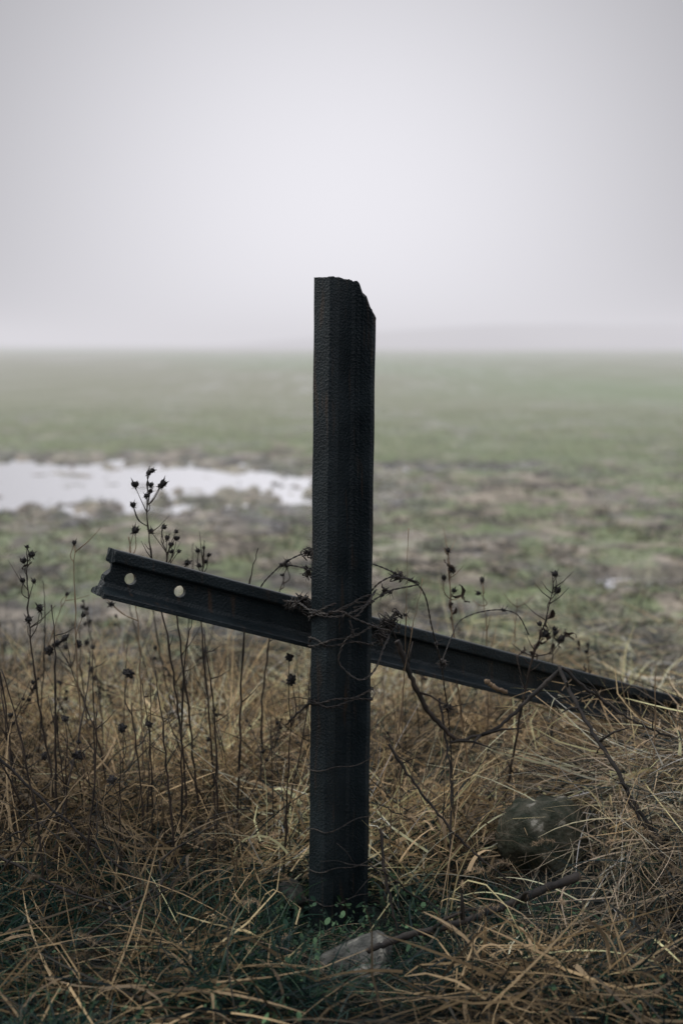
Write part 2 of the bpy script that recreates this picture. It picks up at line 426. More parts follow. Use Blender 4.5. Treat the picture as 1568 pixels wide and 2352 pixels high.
wire_obj([spline([(.215,3.02,.560),(.240,3.06,.61),(.262,3.08,.645),(.31,3.1,.66),(.36,3.12,.66),(.395,3.13,.645),(.42,3.14,.60)])],
         "thin wire arching over the dry weeds",[((.217,3.01,.565),.006,4),((.232,3.04,.46),.007,4)],1,12,.0008)
wire_obj([spline([(-.060,2.95,.815),(-.085,2.97,.808),(-.118,2.98,.790),(-.145,3.0,.765),(-.170,3.02,.735),(-.185,3.03,.70)]),
          spline([(-.128,2.985,.784),(-.10,2.98,.782),(-.06,2.95,.778)])],
         "curled barbed wire end beside the post",[((-.066,2.95,.812),.008,5),((-.066,2.95,.772),.007,5),((-.128,2.985,.783),.004,2)],1,15,.0010)

# ------------------------------------------------------------ seed pods
def pod_mesh(r=.008):
    mb=MB();prf=[(.0,.0),(.35,.05),(.75,.35),(1.0,.8),(.95,1.2),(.80,1.45)];n=10;V=[];F=[]
    for rr,z in prf:
        for k in range(n):
            q_=1+(.22 if k%2 else -.16)*(z>.3)
            V.append((rr*r*q_*math.cos(2*math.pi*k/n)+.1*r*math.sin(z*3+k),rr*r*.85*q_*math.sin(2*math.pi*k/n),z*r))
    for i in range(len(prf)-1):
        for k in range(n):F.append((i*n+k,i*n+(k+1)%n,(i+1)*n+(k+1)%n,(i+1)*n+k))
    V.append((0,0,r*1.0));c_=len(V)-1
    for k in range(n):F.append(((len(prf)-1)*n+k,(len(prf)-1)*n+(k+1)%n,c_))
    for k in range(0,n,2):
        a=2*math.pi*k/n;b_=len(V);q_=1+.25*math.sin(k*2.1)
        p=Vector((math.cos(a)*.85*r,math.sin(a)*.8*r,1.35*r));t=Vector((-math.sin(a),math.cos(a),0))
        V+= [tuple(p+t*.28*r),tuple(p-t*.28*r),(math.cos(a)*1.6*r*q_,math.sin(a)*1.6*r*q_,2.1*r*q_)];F.append((b_,b_+1,b_+2))
    for k in range(5):
        a=2*math.pi*k/5+.3;b_=len(V);p=Vector((math.cos(a)*.3*r,math.sin(a)*.3*r,.0));t=Vector((-math.sin(a),math.cos(a),0))
        V+= [tuple(p+t*.3*r),tuple(p-t*.3*r),(math.cos(a)*1.5*r,math.sin(a)*1.5*r,-.3*r+.5*r*math.sin(k*3))];F.append((b_,b_+1,b_+2))
    mb.add(V,F);return mb.mesh("seed_pod",PODM,False)
def cone_mesh(r=.0115):
    bm=bmesh.new();bmesh.ops.create_icosphere(bm,subdivisions=3,radius=r*.75)
    rr=random.Random(3)
    for v in bm.verts:
        if rr.random()<.3:v.co*=rr.uniform(1.3,1.75)
        v.co.z=v.co.z*.85+r*.7
    m=bpy.data.meshes.new("seed_head");bm.to_mesh(m);bm.free();m.materials.append(PODM);return m
def leaf_mesh(seed,L_=.042,W=.013):
    r=random.Random(seed);mb=MB();V=[];F=[]
    for i in range(10):
        t=i/9;w_=W*math.sin(math.pi*min(1,t*.95+.05))**.7*(1+.3*math.sin(t*14+seed))
        cx=.010*math.sin(t*5+seed);cz=-t*L_
        tw=t*4.5+seed
        for k in (-1,0,1):
            V.append((cx+k*w_*.5*math.cos(tw)+r.gauss(0,.0015),k*w_*.5*math.sin(tw)+.006*(k==0)+r.gauss(0,.002),cz+r.gauss(0,.001)))
    for i in range(9):
        for k in (0,1):F.append((i*3+k,i*3+k+1,i*3+k+4,i*3+k+3))
    mb.add(V,F);return mb.mesh("leaf",LEAFD)
POD=pod_mesh();POD2=pod_mesh(.0062);CONE=cone_mesh();LEAVES=[leaf_mesh(i) for i in range(4)]
def weed(label,base,pts,heads=(),leaves=(),mat=STEMD,r0=.0032,r1=.0009,group="dried weeds along the field edge",name="dried_weed",mesh_kind="pod",seed=0,twigs=0):
    """pts: stem points above base (world); heads: world head positions"""
    r=random.Random(seed+len(pts)*7)
    B=Vector(base);B.z=Hs(B.x,B.y)-.01
    root=link(bpy.data.objects.new(name,None));root.location=B;root.empty_display_size=.05
    tag(root,label,"weed",group)
    P=spline([B]+[Vector(p) for p in pts],8)
    P=[p+Vector((r.gauss(0,.0012),r.gauss(0,.0012),0)) for p in P]
    P=[p-B for p in P];n=len(P)
    mb=MB();tube(mb,P,[r0+(r1-r0)*i/(n-1)+(.0009 if i%6==0 else 0) for i in range(n)],6)
    tips=[]
    for h in heads:
        h=Vector(h)-B
        # attach
        d_=.03+.6*min((h-p).length for p in P)
        best=min(P[:-1],key=lambda p:abs((h-p).length-d_*1.25)+ (2 if p.z>h.z-.005 else 0))
        mid=best.lerp(h,.5)+Vector((r.gauss(0,.006),r.gauss(0,.006),-.008))
        Q=spline([best,mid,h],5);tube(mb,Q,[.0014-.0007*i/(len(Q)-1) for i in range(len(Q))],5)
        tips.append((h,(Q[-1]-Q[-3]).normalized()))
    for _ in range(twigs):
        p=P[r.randrange(n//3,n-1)];dd=Vector((r.uniform(-1,1),r.uniform(-1,1),r.uniform(.3,1.2))).normalized()*r.uniform(.02,.09)
        tube(mb,[p,p+dd*.5+Vector((0,0,-.004)),p+dd],[.0013,.001,.0005],4)
    st=link(bpy.data.objects.new("stem",mb.mesh("stem",mat)));st.parent=root
    for h,dd in tips:
        mk=POD if mesh_kind=="pod" else CONE
        if mesh_kind=="pod" and r.random()<.4:mk=POD2
        o=link(bpy.data.objects.new("seed_pod" if mesh_kind=="pod" else "seed_head",mk));o.parent=root
        dd=(dd+Vector((r.gauss(0,.5),r.gauss(0,.5),r.gauss(0,.4)))).normalized()
        o.location=h-dd*.002;o.rotation_euler=dd.to_track_quat('Z','Y').to_euler();s=r.uniform(.7,1.15);o.scale=(s*r.uniform(.75,1.1),s,s*r.uniform(.8,1.3))
    for l in leaves:
        o=link(bpy.data.objects.new("leaf",LEAVES[r.randrange(4)]));o.parent=root
        o.location=Vector(l)-B;o.rotation_euler=(r.gauss(0,.5),r.gauss(0,.5),r.uniform(0,6.28));s=r.uniform(.6,1.1);o.scale=(s,s,s)
    return root
def hd(*L_): return [(x,y,z) for x,y,z in L_]
PODL="tall dead weed with dark seed pods on thin branches"
CONL="dead stalk carrying round spiky dark seed heads"
weed(PODL,(-.355,3.18,0),[(-.36,3.18,.25),(-.385,3.19,.5),(-.425,3.2,.72),(-.440,3.2,.87),(-.434,3.2,.975)],
  hd((-.437,3.2,.955),(-.430,3.2,.93),(-.466,3.2,.928),(-.410,3.2,.928),(-.405,3.19,.932),(-.441,3.2,.905),(-.435,3.21,.915),(-.472,3.2,.885),(-.470,3.2,.882),(-.428,3.19,.965)),seed=1,twigs=6)
weed(PODL,(-.33,3.22,0),[(-.345,3.22,.3),(-.375,3.22,.6),(-.40,3.22,.76),(-.41,3.22,.83)],
  hd((-.407,3.22,.832),(-.398,3.22,.806),(-.378,3.22,.822),(-.388,3.21,.792),(-.375,3.21,.806),(-.386,3.22,.775),(-.37,3.2,.78),(-.432,3.22,.82),(-.352,3.2,.752)),seed=2,twigs=5)
weed(PODL,(-.66,3.2,0),[(-.67,3.2,.25),(-.70,3.2,.45),(-.715,3.2,.65),(-.713,3.2,.795)],
  hd((-.713,3.2,.79),(-.722,3.2,.755),(-.704,3.2,.77),(-.725,3.2,.71),(-.70,3.2,.71),(-.690,3.2,.65),(-.688,3.2,.645),(-.715,3.2,.62)),[(-.71,3.2,.76)],seed=3,twigs=4)
weed(PODL,(-.60,3.25,0),[(-.61,3.25,.3),(-.617,3.25,.6),(-.616,3.25,.795)],hd((-.616,3.25,.79),(-.60,3.25,.62)),mat=STEMT,r0=.002,seed=4,twigs=4)
weed(PODL,(-.47,3.3,0),[(-.475,3.3,.35),(-.48,3.3,.6),(-.496,3.3,.8)],hd((-.482,3.3,.812),(-.486,3.3,.81),(-.54,3.3,.64),(-.555,3.3,.655)),mat=STEMT,r0=.002,seed=5,twigs=5)
weed(PODL,(-.30,3.3,0),[(-.31,3.3,.3),(-.33,3.3,.6),(-.322,3.3,.77)],hd((-.322,3.3,.772),(-.335,3.3,.765),(-.312,3.3,.755),(-.318,3.3,.74),(-.33,3.3,.73)),seed=6,twigs=3)
weed("bare dark weed stalk",(-.24,3.15,0),[(-.23,3.15,.4),(-.212,3.15,.68),(-.187,3.15,.795)],seed=7,twigs=2)
weed("bare dark weed stalk",(-.63,3.05,0),[(-.63,3.05,.3),(-.625,3.05,.5),(-.628,3.05,.685)],seed=8,r0=.0038,twigs=3)
weed(PODL,(-.2,3.35,0),[(-.19,3.35,.4),(-.16,3.35,.6),(-.13,3.35,.72)],hd((-.131,3.35,.722),(-.14,3.35,.70),(-.126,3.35,.64)),seed=9,twigs=3)
weed(CONL,(-.60,3.0,0),[(-.60,3.0,.2),(-.595,3.0,.4)],hd((-.595,2.99,.445),(-.57,3.0,.36),(-.64,3.0,.36)),mesh_kind="cone",seed=10)
weed(CONL,(-.47,2.95,0),[(-.475,2.95,.2),(-.47,2.95,.38)],hd((-.465,2.95,.435),(-.49,2.95,.32)),mesh_kind="cone",seed=11)
weed(CONL,(-.44,3.1,0),[(-.45,3.1,.25),(-.47,3.1,.45)],hd((-.475,3.1,.515),(-.43,3.1,.40)),mesh_kind="cone",seed=12)
weed(CONL,(-.13,3.0,0),[(-.12,3.0,.25),(-.108,3.0,.45)],hd((-.106,3.0,.522),(-.112,3.0,.575)),mesh_kind="cone",seed=13)
weed(CONL,(-.55,3.35,0),[(-.59,3.35,.3),(-.66,3.35,.5)],hd((-.68,3.35,.53),(-.66,3.35,.545),(-.70,3.35,.515),(-.635,3.35,.53)),mesh_kind="cone",seed=14)
weed("bare dark curving weed stalk",(-.345,2.95,0),[(-.36,2.95,.18),(-.375,2.95,.38),(-.395,2.96,.56)],seed=15,r0=.004,twigs=5)
weed("bare dark weed stalk",(-.52,2.85,0),[(-.53,2.85,.15),(-.51,2.85,.35),(-.50,2.85,.5)],seed=16,r0=.0038,twigs=4)
weed("bare dark weed stalk",(-.28,3.05,0),[(-.275,3.05,.2),(-.28,3.05,.45),(-.30,3.05,.62)],seed=17,r0=.0035,twigs=4)
weed("bare dark weed stalk",(-.62,2.8,0),[(-.61,2.8,.2),(-.64,2.8,.42),(-.68,2.8,.6)],seed=18,r0=.0035,twigs=4)
# right side
WL="withered weed with curled dark leaves and pods"
weed(WL,(.33,3.3,0),[(.30,3.3,.25),(.27,3.3,.5),(.252,3.3,.72),(.25,3.3,.77)],hd((.25,3.3,.765),(.258,3.3,.72),(.263,3.3,.67),(.24,3.3,.70)),[(.262,3.3,.67),(.27,3.3,.68),(.255,3.3,.65),(.25,3.3,.75),(.265,3.3,.63)],mat=STEMT,seed=20,twigs=12)
weed(WL,(.36,3.25,0),[(.40,3.22,.30),(.43,3.2,.5),(.465,3.2,.62),(.487,3.2,.72)],hd((.487,3.2,.725),(.455,3.2,.61),(.462,3.2,.585),(.485,3.2,.60),(.503,3.2,.575),(.49,3.2,.685)),[(.452,3.2,.60),(.47,3.2,.60),(.50,3.2,.585),(.46,3.19,.57),(.435,3.2,.55),(.478,3.2,.64),(.42,3.2,.56),(.515,3.2,.60)],mat=STEMD,r0=.0035,seed=21,twigs=14)
weed(WL,(.52,3.55,0),[(.54,3.55,.3),(.535,3.55,.46),(.54,3.55,.53)],hd((.54,3.55,.515),(.555,3.55,.50)),[(.60,3.55,.50),(.54,3.55,.49),(.545,3.55,.52),(.565,3.55,.53)],seed=22,twigs=7)
weed("thin pale grass stalk leaning",(.12,3.0,0),[(.13,3.0,.4),(.137,3.0,.6),(.142,3.0,.86)],mat=STEMT,r0=.0013,r1=.0005,seed=23)
weed("thin pale grass stalk leaning",(.09,2.95,0),[(.11,2.95,.3),(.14,2.95,.6),(.172,2.95,.76)],mat=STEMT,r0=.0013,r1=.0005,seed=24,twigs=3)
weed("thin dry stalk",(.70,3.1,0),[(.70,3.1,.3),(.698,3.1,.54)],mat=STEMT,r0=.0025,seed=25,twigs=2)
weed("thin dry stalk with seeds",(.35,3.5,0),[(.37,3.5,.4),(.35,3.5,.66)],hd((.35,3.5,.66),(.345,3.5,.63)),mat=STEMT,r0=.0018,seed=26,twigs=9)
weed("thin dry stalk with seeds",(.43,3.6,0),[(.44,3.6,.4),(.45,3.6,.60)],mat=STEMT,r0=.0018,seed=27,twigs=9)
def copy_weed(root,loc,rz,s,tilt):
    ch=[c for c in bpy.data.objects if c.parent is root]
    n=root.copy();n.location=loc;n.rotation_euler=(tilt[0],tilt[1],rz);n.scale=(s,s,s);COL.objects.link(n)
    for c_ in ch:
        k_=c_.copy();k_.parent=n;COL.objects.link(k_)
roots=[o for o in bpy.data.objects if o.type=='EMPTY']
for o in roots:
    if len(o["label"].split())<4:o["label"]="thin dry stalk standing in straw"
tem=[roots[i] for i in (2,3,9,12,6,14,15,16,10,20,19,6,7,14,15,16,17,24,25)]
tem2=[roots[i] for i in (19,20,24,25,3,4)]
r=random.Random(5);cnt=0
while cnt<105:
    x=r.uniform(-1.15,-.12) if r.random()<.78 else r.uniform(.15,1.5);y=r.uniform(2.9,4.1)
    if abs(x)<.15 and y<3.3:continue
    if x>.2 and y<3.5:continue
    t=tem2[r.randrange(len(tem2))] if x>0 else tem[r.randrange(len(tem))]
    sc=r.uniform(.48,.9)*(.75 if x>.2 else 1)
    copy_weed(t,(x,y,Hs(x,y)-.01),r.uniform(0,6.28),sc,(r.gauss(0,.24),r.gauss(0,.24)));cnt+=1

# ------------------------------------------------------------ branches
def stick(label,P,r0,r1,mat=BARK,seed=0,tw=3):
    rr=random.Random(seed);mb=MB();Q=spline(P,10);Q=[q_+Vector((rr.gauss(0,.0012),rr.gauss(0,.0012),rr.gauss(0,.0012))) for q_ in Q]
    n=len(Q);tube(mb,Q,[(r0+(r1-r0)*i/(n-1))*rr.uniform(.88,1.15) for i in range(n)],8)
    for _ in range(tw):
        p=Q[rr.randrange(2,n-2)];dd=Vector((rr.uniform(-1,1),rr.uniform(-1,.4),rr.uniform(-.3,1))).normalized()*rr.uniform(.04,.12)
        tube(mb,[p,p+dd*.5+Vector((0,0,.006)),p+dd],[r1*.7,r1*.5,r1*.25],5)
    o=mb.obj("fallen_branch",mat);tag(o,label,"branch","dead branches lying in the grass");return o
stick("dark forked dead branch propped on the rail",[(.24,3.10,.362),(.34,3.12,.385),(.42,3.14,.450),(.497,3.16,.515)],.0032,.0055,seed=1)
stick("dark dead branch lying down the grassy mound",[(.49,3.16,.525),(.535,3.06,.43),(.585,2.98,.35),(.64,2.93,.25),(.72,2.90,.14)],.0042,.005,seed=2,tw=5)
stick("brown dead branch reaching over the mound",[(.50,3.16,.52),(.56,3.15,.47),(.66,3.15,.40),(.75,3.15,.36)],.004,.0025,seed=3,tw=4)
stick("thick brown broken stalk beside the post",[(.118,2.98,.62),(.145,2.98,.55),(.185,2.99,.465),(.245,3.0,.40)],.0068,.0045,STEMD,seed=4,tw=2)
stick("pale snapped stalk end leaning on the rail",[(.325,3.12,.50),(.345,3.13,.48),(.375,3.15,.465)],.005,.0045,STEMT,seed=5,tw=0)
stick("thick dark branch lying across the ground",[(.05,2.63,.085),(.13,2.65,.105),(.25,2.69,.12),(.36,2.73,.15),(.48,2.77,.18)],.0065,.0085,seed=6,tw=4)
stick("short twisted twig hooked on the wire",[(-.052,2.87,.52),(-.075,2.89,.50),(-.10,2.9,.475),(-.115,2.91,.455)],.0035,.0015,seed=7,tw=3)
stick("thin branch leaning in the grass",[(.10,2.95,.40),(.17,2.93,.30),(.26,2.9,.2),(.36,2.88,.12)],.0032,.002,seed=8,tw=5)
stick("thin branch leaning in the grass",[(.08,2.85,.25),(.095,2.8,.14),(.12,2.76,.04)],.0035,.002,STEMD,seed=9,tw=1)
stick("thin branch leaning in the grass",[(.60,2.9,.30),(.65,2.88,.22),(.70,2.85,.15),(.78,2.82,.10)],.003,.002,seed=10,tw=5)
stick("thin branch leaning in the grass",[(-.75,2.9,.42),(-.6,2.88,.28),(-.45,2.85,.16),(-.3,2.83,.08)],.0032,.002,seed=11,tw=6)
stick("thin branch leaning in the grass",[(-.72,2.75,.25),(-.55,2.72,.17),(-.35,2.7,.12),(-.2,2.7,.06)],.003,.002,seed=12,tw=6)
stick("thin branch leaning in the grass",[(.22,3.12,.46),(.24,3.05,.3),(.235,2.98,.15),(.23,2.95,.03)],.0028,.002,seed=13,tw=4)
rr=random.Random(44)
for i in range(54):
    x=rr.uniform(-.85,.95);y=rr.uniform(2.6,3.5)
    if abs(x)<.16 or (.3<x<.6 and y<3.2):continue
    a=rr.uniform(0,6.28);l=rr.uniform(.2,.45);z=Hs(x,y)+rr.uniform(.03,.12);dz=rr.uniform(.02,.22)*(.6 if x>.45 else 1)
    P=[(x,y,z)];
    for k in (1,2,3):P.append((x+math.cos(a)*l*k/3+rr.gauss(0,.015),y+math.sin(a)*l*.4*k/3,z+dz*k/3+rr.gauss(0,.012)))
    if any((abs(p[0])<.08 and 2.8<p[1]<3) or (.34<p[0]<.56 and p[1]<3.1) for p in P):continue
    stick("thin dead twig tangled in straw",P,rr.uniform(.002,.0038),.0012,seed=100+i,tw=4)

# ------------------------------------------------------------ stones
def stone(label,loc,size,seed,rot=(0,0,0),npl=12,lo=.62,mat=None,rg=.16):
    bm=bmesh.new();bmesh.ops.create_icosphere(bm,subdivisions=5,radius=1)
    rr=random.Random(seed);pl=[(Vector((rr.gauss(0,1),rr.gauss(0,1),rr.gauss(0,1))).normalized(),rr.uniform(lo,.88)) for _ in range(npl)]
    for v in bm.verts:
        p=v.co.copy()
        for n_,d_ in pl:
            e=p.dot(n_)-d_
            if e>0:p-=n_*e*.9
        k_=float(fbm(np.array([p.x*3+p.z*2+seed]),np.array([p.y*3-p.z]),seed,5)[0])-.5
        v.co=p*(1+k_*rg)
    bmesh.ops.scale(bm,vec=size,verts=bm.verts)
    m=bpy.data.meshes.new("stone");bm.to_mesh(m);bm.free();m.materials.append(mat or STONE)
    m.polygons.foreach_set("use_smooth",[True]*len(m.polygons))
    o=link(bpy.data.objects.new("stone",m));o.location=loc;o.rotation_euler=rot;tag(o,label,"stone");return o
stone("rough lichen-spotted boulder in the dry grass",(.452,3.10,.150),(.104,.095,.092),3,(.1,.1,.4),11,.74,STONE,.26)
stone("flat angular grey stone lying at the post foot",(.030,2.67,.055),(.078,.058,.028),8,(.55,-.40,.3),9,.5,STONEG,.2)
stone("flat angular grey stone lying at the post foot",(.050,2.59,.034),(.066,.044,.024),12,(.5,-.30,.5),9,.5,STONEG,.2)
stone("small mossy stone half sunk beside the post",(-.108,2.98,.045),(.045,.04,.045),15,(0,0,0),12,.62,STONEG)
stone("small mossy stone half sunk beside the boulder",(.33,3.22,.09),(.05,.045,.04),16)

# ------------------------------------------------------------ grass
U=rng.uniform
def blades(n,x,y,z0,az,e0,bend,curl,length,width,S=6,patch=True,guard=True):
    t=(np.arange(S+1)/S)[None,:]
    el=e0[:,None]-bend[:,None]*t**1.3;aa=az[:,None]+curl[:,None]*t
    dx=np.cos(el)*np.cos(aa);dy=np.cos(el)*np.sin(aa);dz=np.sin(el)
    sl_=(length/S)[:,None]
    px=x[:,None]+np.concatenate([np.zeros((n,1)),np.cumsum(dx[:,:-1],1)],1)*sl_
    py=y[:,None]+np.concatenate([np.zeros((n,1)),np.cumsum(dy[:,:-1],1)],1)*sl_
    pz=z0[:,None]+np.concatenate([np.zeros((n,1)),np.cumsum(dz[:,:-1],1)],1)*sl_
    g_=H(px,py)+.004
    pz=np.where(pz<g_,g_+.003*np.abs(np.sin(px*300)),pz)
    # grass does not grow through / over the stones and the post
    bad=((np.abs(px+.005)<.065)&(py>2.85)&(py<2.96)).any(1)
    if guard:
        bad|=((np.abs(px-.452)<.100)&(py>2.78)&(py<3.13)&(pz>.10)).any(1)&(U(0,1,n)<.86)
        bad|=((np.abs(px-.04)<.085)&(py>2.46)&(py<2.78)&(pz>.05)).any(1)&(U(0,1,n)<.80)
        bad|=((np.abs(px)<.075)&(py>2.55)&(py<2.86)&(pz>.06)).any(1)&(U(0,1,n)<.75)
    roll=rng.uniform(0,math.pi,n)[:,None]
    hx_,hy_=-np.sin(aa),np.cos(aa)
    cx=dy*0-dz*hy_;cy=dz*hx_;cz=dx*hy_-dy*hx_
    wx=np.cos(roll)*hx_+np.sin(roll)*cx;wy=np.cos(roll)*hy_+np.sin(roll)*cy;wz=np.sin(roll)*cz
    tw=(width[:,None]*.5)*(1-.85*t**2)
    A=np.stack([px-wx*tw,py-wy*tw,pz-wz*tw],-1);B=np.stack([px+wx*tw,py+wy*tw,pz+wz*tw],-1)
    k=~bad
    co=np.stack([A,B],2).reshape(n,(S+1)*2,3)[k];nk=len(co)
    i0=np.arange(S)*2;qq=np.stack([i0,i0+1,i0+3,i0+2],-1)[None]+(np.arange(nk)*(S+1)*2)[:,None,None]
    f=np.ones(n)
    if patch:
        p=fbm(x*2.6,y*2.6,404,4)
        f=(.36+1.2*sst(.34,.60,p))*(.36+.64*sst(2.4,2.95,y))  # second factor paints foreground shading into the blade colour, darker near the camera
    return co.reshape(-1,3),qq.reshape(-1,4),k,f
class Acc:
    def __init__(s):s.c=[];s.q=[];s.k=[];s.n=0
    def add(s,bl,pal,wts,var=.25):
        co,q_,keep,f=bl;n=len(keep)
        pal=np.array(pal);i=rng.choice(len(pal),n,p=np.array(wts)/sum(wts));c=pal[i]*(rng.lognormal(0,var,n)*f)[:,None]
        c=c+np.array((0,.0040,.0056))  # teal shadow tint painted into every blade colour
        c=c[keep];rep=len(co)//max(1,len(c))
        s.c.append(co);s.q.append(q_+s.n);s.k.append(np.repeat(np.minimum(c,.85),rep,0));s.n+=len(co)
    def obj(s,name,mat): return npmesh(name,np.concatenate(s.c),np.concatenate(s.q),mat,np.concatenate(s.k))
def clear(x,y):
    k=~((np.abs(x)<.09)&(y>2.55)&(y<3.0))
    k&=~((x>.35)&(x<.56)&(y>2.88)&(y<3.12))
    k&=~((np.abs(x+.10)<.06)&(y>2.85)&(y<2.98))
    return k
STR=[(.92,.68,.38),(.64,.465,.26),(.29,.215,.135),(.10,.09,.070),(.018,.034,.036)]
acc=Acc()
def scatter(n,xr,yr,thr=.0,seed=50,core=.75):
    k=int(n*core);x=np.concatenate([U(-1.15,1.15,k),U(xr[0],xr[1],n-k)]);y=U(yr[0],yr[1],n)
    p=fbm(x*3.2,y*3.2,seed,3);keep=U(0,1,n)<np.clip((p-.5)*4.5+.5-thr,0.03,1)
    keep&=clear(x,y)
    keep&=U(0,1,n)<1-sst(4.0,6.3,y+2.4*(fbm(x*3,y*3,33,4)-.5))
    return x[keep],y[keep]
# decayed underlayer, teal shade of the gaps put into its dark colours
x,y=scatter(30000,(-2.4,2.4),(2.15,6.2),-.2);n=len(x)
acc.add(blades(n,x,y,H(x,y)+U(0,.04,n),U(0,6.28,n),rng.normal(.1,.25,n),U(0,.5,n),rng.normal(0,.5,n),U(.06,.25,n),U(.0015,.004,n)),[(.010,.026,.027),(.028,.040,.036),(.080,.075,.060)],[3,2,1])
# litter around the post foot and stones
n=2600;x=U(-.2,.25,n);y=U(2.42,2.88,n)
acc.add(blades(n,x,y,H(x,y)+U(0,.012,n),U(0,6.28,n),rng.normal(.05,.15,n),U(0,.3,n),rng.normal(0,.6,n),U(.03,.12,n),U(.0015,.0035,n),guard=False),[(.30,.24,.16),(.10,.09,.07),(.03,.05,.035)],[1,1.5,2])
# matted lying straw
x,y=scatter(29000,(-2.6,2.6),(2.15,6.0));n=len(x)
z0=H(x,y)+.005+np.abs(rng.normal(0,.055,n))*sst(2.2,3.2,y)+U(0,.03,n)
acc.add(blades(n,x,y,z0,U(0,6.28,n),rng.normal(.12,.25,n),U(0,.6,n),rng.normal(0,.5,n),U(.10,.40,n),U(.0013,.0044,n)),STR,[2.8,2.8,2.2,1.6,1.8])
# bent kinked broken stalks lying over the mat
x,y=scatter(6500,(-1.8,1.8),(2.3,4.6));n=len(x)
acc.add(blades(n,x,y,H(x,y)+U(.02,.16,n)*np.where(y<2.8,.5,1),U(0,6.28,n),rng.normal(.25,.35,n),rng.normal(0,1.0,n),rng.normal(0,1.4,n),U(.10,.30,n),U(.0028,.0064,n),S=3),STR,[3.4,3,2,1.2,1])
# arching upright dead grass in tufts
nt_=500;tx=U(-2.2,2.2,nt_);tx[:350]=U(-1.0,1.0,350);ty=U(2.4,5.2,nt_)
kp=clear(tx,ty)&~((np.abs(tx)<.14)&(ty<3.05));tx=tx[kp];ty=ty[kp]
rep=rng.integers(6,28,len(tx));x=np.repeat(tx,rep)+rng.normal(0,.02,rep.sum());y=np.repeat(ty,rep)+rng.normal(0,.02,rep.sum());n=len(x)
lean_=np.repeat(U(0,6.28,len(tx)),rep)+rng.normal(0,1.1,n)
hh=np.repeat(U(.55,1.15,len(tx)),rep)*np.where(y<2.8,.5,1)*np.where((x>.25)&(y<3.1),.6,1)*np.where((x>.45)&(y>=3.05),.38,1)*np.where(y>4.3,.7,1)
acc.add(blades(n,x,y,H(x,y),lean_,rng.normal(1.1,.25,n),U(.5,2.4,n),rng.normal(0,.4,n),U(.15,.48,n)*hh,U(.0016,.0052,n)),STR,[3,3.2,2.2,1.3,1.4])
# scattered thin leaning stems (fine golden)
x,y=scatter(4600,(-2.2,2.2),(2.4,4.8));n=len(x)
acc.add(blades(n,x,y,H(x,y),U(0,6.28,n),rng.normal(.8,.35,n),U(0,.8,n),rng.normal(0,.2,n),U(.2,.55,n)*np.where(y<2.8,.5,1)*np.where((x>.45)&(y>3.05),.38,1),U(.0013,.0030,n)),STR,[7,3,1.5,1,1])
# broken thick culms
x,y=scatter(1900,(-2.2,2.2),(2.4,4.6));n=len(x)
acc.add(blades(n,x,y,H(x,y)+U(0,.1,n),U(0,6.28,n),rng.normal(.3,.4,n),U(0,.25,n),rng.normal(0,.15,n),U(.1,.34,n)*np.where(x>.45,.7,1),U(.003,.006,n)),STR,[3,3,2,1,1])
# dark dead stems
x,y=scatter(5200,(-2.2,2.2),(2.3,5.2));n=len(x)
acc.add(blades(n,x,y,H(x,y),U(0,6.28,n),rng.normal(.7,.5,n),U(0,.5,n),rng.normal(0,.5,n),U(.15,.5,n)*np.where(y<2.8,.6,1)*np.where((x>.45)&(y>3.05),.42,1),U(.0018,.004,n)),[(.016,.028,.030),(.055,.046,.038)],[1.2,1])
# grey-tan thatch on the mound
n=20000;x=rng.normal(.80,.32,n);y=rng.normal(3.20,.19,n);k_=(x>.24)&clear(x,y);x=x[k_];y=y[k_];n=len(x)
z0=H(x,y)+U(0,1,n)**1.6*.12*sst(.25,.55,x)
az=np.where(U(0,1,n)<.55,rng.normal(-2.3,1.1,n),U(0,6.28,n))
acc.add(blades(n,x,y,z0,az,rng.normal(-.02,.26,n),rng.normal(.5,.5,n),rng.normal(0,.8,n),U(.08,.34,n),U(.0013,.0040,n)),[(.56,.45,.32),(.33,.27,.20),(.11,.10,.08),(.82,.64,.41),(.020,.034,.035)],[3,3,2,1.8,2])
# loose stalks lying over the rail
n=200;x=U(.42,.95,n);y=3.04+.55*x+rng.normal(0,.05,n);z0=.6195-.37*x+U(-.05,.03,n)-.02
acc.add(blades(n,x,y,z0,U(0,6.28,n),rng.normal(0,.35,n),U(0,.9,n),rng.normal(0,.5,n),U(.06,.20,n),U(.0014,.0034,n)),STR,[3,3,2,1,1.5])
# broad dry leaves
x,y=scatter(1900,(-1.6,1.6),(2.4,4.0));n=len(x)
acc.add(blades(n,x,y,H(x,y)+U(0,.18,n)*np.where(y<2.8,.5,1),U(0,6.28,n),rng.normal(.5,.5,n),U(.5,2.6,n),rng.normal(0,1.0,n),U(.06,.19,n),U(.005,.011,n)),[(.62,.46,.27),(.33,.245,.15)],[1,1])
# fine foxtail bristle heads
nf=60;fx=np.concatenate([U(.12,.75,36),U(-.8,-.12,24)]);fy=U(2.45,3.3,nf);fz=H(fx,fy)+U(.08,.30,nf);fa=U(0,6.28,nf)
rep=90;tt=U(0,1,nf*rep);ax=np.repeat(fa,rep);x=np.repeat(fx,rep)+np.cos(ax)*tt*.045;y=np.repeat(fy,rep)+np.sin(ax)*tt*.045;z=np.repeat(fz,rep)+tt*.02-tt*tt*.03;n=len(x)
acc.add(blades(n,x,y,z,ax+rng.normal(0,1.3,n),rng.normal(.2,.9,n),U(0,.3,n),U(0,.1,n),U(.006,.012,n),U(.0006,.0010,n)),[(.50,.38,.25)],[1],.15)
g1=acc.obj("dead_grass",attr_mat("dry_grass",.6,.3,.2));tag(g1,"tangled dead straw grass covering the field edge","grass",kind="stuff")
